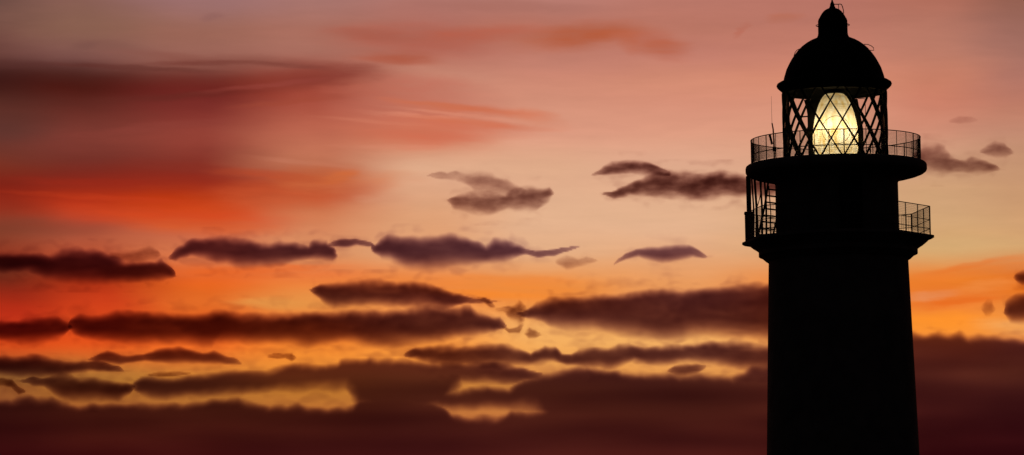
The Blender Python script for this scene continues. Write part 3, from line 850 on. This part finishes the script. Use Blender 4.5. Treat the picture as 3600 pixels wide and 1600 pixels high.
          [(-42,1352),(14,1355),(42,1362),(63,1385),(91,1378)]),
    'AH': ([(391,887),(433,880),(475,882),(517,870),(552,880),(566,894)],
          [(391,905),(447,915),(489,926),(531,912),(552,905),(566,898)]),
}

# ------------------------------------------------------------------ clouds: closed bodies of droplets, kilometres out
# name: (distance m, half depth in px-equivalents, optical depth, material, top softness, bottom softness, label)
CLOUD_INFO = {
 'A': (17000, 150, 3.2, 0, 32, 60, 'dark maroon cloud cut by the left edge, just below the broad orange-red glow'),
 'B': (17200, 130, 2.9, 0, 32, 60, 'dark purple cloud with hooked left end, next to the cloud at the left edge'),
 'C': (17400, 140, 2.8, 0, 32, 60, 'high-backed purple cloud with long wispy tail, at the middle of the upper cloud row'),
 'D': (17600, 90, 2.10, 0, 32, 60, 'small lone crescent cloud between the high-backed cloud and the lighthouse balcony'),
 'E': (18500, 120, 3.1, 0, 32, 60, 'short dark cloud floating just above the longest cloud bar'),
 'F': (19500, 140, 3.2, 0, 32, 60, 'dark stub of cloud at the left end of the longest cloud bar'),
 'G': (19600, 160, 3.2, 0, 32, 60, 'longest straight dark cloud bar, spanning the left half under the red band'),
 'H': (19000, 170, 3.1, 0, 32, 60, 'big dark wedge-shaped cloud that runs behind the lighthouse shaft'),
 'I': (21000, 120, 3.1, 0, 32, 60, 'low tapering cloud at left edge, under the stub of the longest bar'),
 'J': (21200, 100, 2.8, 0, 32, 60, 'thin humped cloud in the bright orange gap below the longest bar'),
 'K': (21300, 50, 2.0, 1, 30, 42, 'tiny cloud scrap alone in the orange gap, beside the thin humped cloud'),
 'L': (21800, 45, 2.0, 1, 30, 42, 'tiny flat sliver of cloud in the yellow gap at lower left'),
 'M': (22500, 120, 2.9, 0, 32, 60, 'ragged low cloud between two yellow gaps at the lower left'),
 'O': (21500, 130, 2.9, 0, 32, 60, 'chain of lumpy clouds that ends behind the lighthouse shaft, above the bottom bank'),
 'P': (22000, 60, 2.4, 0, 32, 60, 'small cloud puff in the last yellow gap beside the lighthouse shaft'),
 'Q': (27000, 130, 2.9, 2, 27, 60, 'vast dark maroon cloud bank along the bottom, reaching behind the lighthouse shaft'),
 'T': (18800, 120, 2.9, 0, 32, 60, 'dark rounded cloud cut by the right edge, in the orange band'),
 'U': (18200, 70, 2.6, 0, 32, 60, 'smaller dark cloud at right edge, above the rounded one'),
 'V': (15000, 100, 1.6, 1, 30, 42, 'pale brown boat-shaped cloud in the open peach sky'),
 'W': (15100, 70, 0.9, 1, 30, 42, 'faint torn wisp trailing above the boat-shaped cloud'),
 'X': (15200, 70, 2.2, 1, 30, 42, 'thin arched wisp over the brown cloud beside the lighthouse gallery'),
 'Y': (15300, 110, 2.7, 1, 30, 42, 'purple brown cloud reaching the lighthouse below its upper gallery'),
 'Z': (15400, 110, 1.6, 1, 36, 52, 'soft brown smear of cloud just right of the upper gallery'),
 'AA': (15500, 60, 1.1, 1, 40, 52, 'small brown puff above the far end of the soft brown smear'),
 'AB': (15600, 60, 0.4, 1, 40, 52, 'faintest little smudge of cloud, level with the lantern glazing'),
 'AC': (18900, 50, 0.7, 1, 30, 42, 'faint upright wisp near the rounded cloud at the right edge'),
 'AD': (18400, 50, 1.8, 1, 30, 42, 'torn curl of cloud between the long bar and the wedge cloud, upper piece'),
 'AI': (18420, 45, 1.7, 1, 30, 42, 'ragged knot of cloud touching the left tip of the wedge cloud'),
 'AJ': (18470, 45, 1.5, 1, 30, 42, 'small soft puff under the left tip of the wedge cloud'),
 'AE': (18450, 50, 1.8, 1, 30, 42, 'swirling scrap off the end of the longest bar, beside the wedge cloud'),
 'AF': (17500, 60, 0.80, 1, 30, 42, 'faint scraps below the tail of the high-backed cloud'),
 'AG': (22400, 70, 2.2, 1, 30, 42, 'small torn cloud at the left edge just above the bottom bank'),
 'AH': (17100, 60, 0.9, 1, 30, 42, 'faint veil above the right end of the maroon cloud at the left edge'),
}


NOISE = noise.noise


def interp(pts, x):
    if x <= pts[0][0]: return pts[0][1]
    for (xa, ya), (xb, yb) in zip(pts, pts[1:]):
        if x <= xb:
            return ya + (yb - ya) * (x - xa) / max(1e-6, xb - xa)
    return pts[-1][1]


MERGED = {'Q': ('Q', 'N', 'R', 'S')}                       # strands that have grown together into one bank


def clamp(v, a=0.0, b=1.0):
    return a if v < a else b if v > b else v


def cloud(key):
    dist, dpx, tau, mi, pt, pb, label = CLOUD_INFO[key]
    mpp = dist / FOC                                   # metres one photo pixel covers out there
    shapes = []
    for k in MERGED.get(key, (key,)):
        top, bot = (sorted(l) for l in CLOUD_OUTLINES[k])
        x0, x1 = int(min(top[0][0], bot[0][0])), int(max(top[-1][0], bot[-1][0]))
        tt = [interp(top, x) for x in range(x0, x1 + 1)]
        bb = [interp(bot, x) for x in range(x0, x1 + 1)]
        shapes.append((x0, x1, tt, bb))
    pad = 48
    X0, X1 = min(s[0] for s in shapes) - pad, max(s[1] for s in shapes) + pad
    Ya, Yb = min(min(s[2]) for s in shapes) - pad, max(max(s[3]) for s in shapes) + pad
    hmax = max(b - t for s in shapes for t, b in zip(s[2], s[3]))
    small = clamp(hmax / 75.0, 0.35, 1.0)              # little scraps get little billows
    g = 7.0 if mi == 2 else (5.0 if (X1 - X0) > 500 else 4.0)
    nx, ny = int((X1 - X0) / g) + 1, int((Yb - Ya) / g) + 1
    sd = sum(ord(c) * (i + 1) for i, c in enumerate(key)) * 3.71

    def thick(x, y):
        n1 = NOISE(Vector((x / 130.0, y / 60.0, sd))); n2 = NOISE(Vector((x / 42.0, y / 26.0, sd + 9)))
        n3 = NOISE(Vector((x / 95.0, y / 55.0, sd + 17))); n4 = NOISE(Vector((x / 30.0, y / 20.0, sd + 23)))
        wx = x + small * (26 * n1 + 9 * n2)
        wy = y + small * (8 * n3 + 4 * n4)
        bil = small * (10 * abs(NOISE(Vector((x / 75.0, y / 90.0, sd + 31)))) + 3 * abs(NOISE(Vector((x / 30.0, y / 40.0, sd + 37)))) - 2)
        best = -9.0
        ix = int(wx)
        for (x0, x1, tt, bb) in shapes:
            i = ix - x0
            over = max(0, -i, i - (x1 - x0))
            i = clamp(i, 0, x1 - x0)
            t, b = tt[i], bb[i]
            h = max(3.0, b - t)
            st, sb = min(pt, h * 0.42), min(pb, h * 0.55)
            f = min((wy + bil - t) / st + 0.5, (b - wy) / sb + 0.42)
            if over: f = min(f, 0.25) - over / 14.0
            else: f = min(f, 0.3 + min(i, x1 - x0 - i) / 20.0, 0.3 + h / 40.0)
            if f > best: best = f
        if best < -3.0: return 0.0
        q = clamp(best * 0.8)
        v = q * q * (3 - 2 * q) * 0.55 + q * 0.45
        # torn veil hanging round the body
        ridge = NOISE(Vector((x / 85.0 + n2 * 0.5, y / 30.0 + n1, sd + 41))) + 0.4 * n4 + 0.15 * n2
        veil = clamp(1 + best * 0.42) * clamp(ridge * 1.5 + 0.1) * 0.11
        if mi == 2: inner = 1 + 0.20 * NOISE(Vector((x / 520.0, y / 55.0, sd + 53))) + 0.06 * NOISE(Vector((x / 300.0, y / 140.0, sd + 59)))
        else: inner = 1 + 0.16 * NOISE(Vector((x / 170.0 + n4 * .3, y / 40.0 + n1, sd + 53))) + 0.05 * n4
        return max(v * inner, veil * (0.4 + 0.6 * small))

    T = [[thick(X0 + i * g, Ya + j * g) if 0 < i < nx - 1 and 0 < j < ny - 1 else 0.0 for i in range(nx)] for j in range(ny)]
    C0 = at((X0 + X1) / 2, (Ya + Yb) / 2, dist)
    bm = bmesh.new()
    front, back = {}, {}
    EPS = 0.006

    def corner(i, j, side):
        d = side.get((i, j))
        if d is None:
            t = T[j][i]
            p = at(X0 + i * g, Ya + j * g, dist) - C0
            if t <= EPS:
                d = bm.verts.new(p); front[(i, j)] = back[(i, j)] = d
            else:
                w_ = 1 + (0.05 if mi == 2 else 0.1) * NOISE(Vector((i * g / 90.0, j * g / 60.0, sd + 61)))
                front[(i, j)] = bm.verts.new(p - F * (t * dpx * mpp * w_))
                back[(i, j)] = bm.verts.new(p + F * (t * dpx * mpp * (2 - w_)))
                d = side[(i, j)]
        return d

    for j in range(ny - 1):
        for i in range(nx - 1):
            if max(T[j][i], T[j][i + 1], T[j + 1][i], T[j + 1][i + 1]) <= EPS: continue
            q = ((i, j), (i + 1, j), (i + 1, j + 1), (i, j + 1))
            bm.faces.new([corner(*c, front) for c in q[::-1]])
            bm.faces.new([corner(*c, back) for c in q])
    o = link_bm('cloud', bm, (CLOUD, WISP, BANK)[mi], loc=C0, recalc=False)
    grain = {0: 60.0, 1: 40.0, 2: 150.0}[mi]
    o['grain'] = 1.0 / (grain * mpp)
    o['density'] = tau / (2 * dpx * mpp)
    tag(o, label, 'cloud', 'clouds in the sunset sky')
    return o


BANK = cloud_mat('heavy_dusk_cloud', (0.22, 0.0, 0.34), 0.95, 1.05, (0.12, 0.3, 1.0))
for key in CLOUD_INFO:
    cloud(key)

# ------------------------------------------------------------------ render settings
sc.render.engine = 'CYCLES'
sc.view_settings.view_transform = 'Standard'
sc.view_settings.look = 'None'
sc.view_settings.exposure = 0.0
sc.view_settings.gamma = 1.0
cy = sc.cycles
cy.use_denoising = True
cy.max_bounces = 8
cy.transparent_max_bounces = 32
cy.volume_bounces = 0
cy.volume_step_rate = 0.5
cy.volume_max_steps = 256
cy.caustics_reflective = False
cy.caustics_refractive = False
cy.sample_clamp_indirect = 4.0
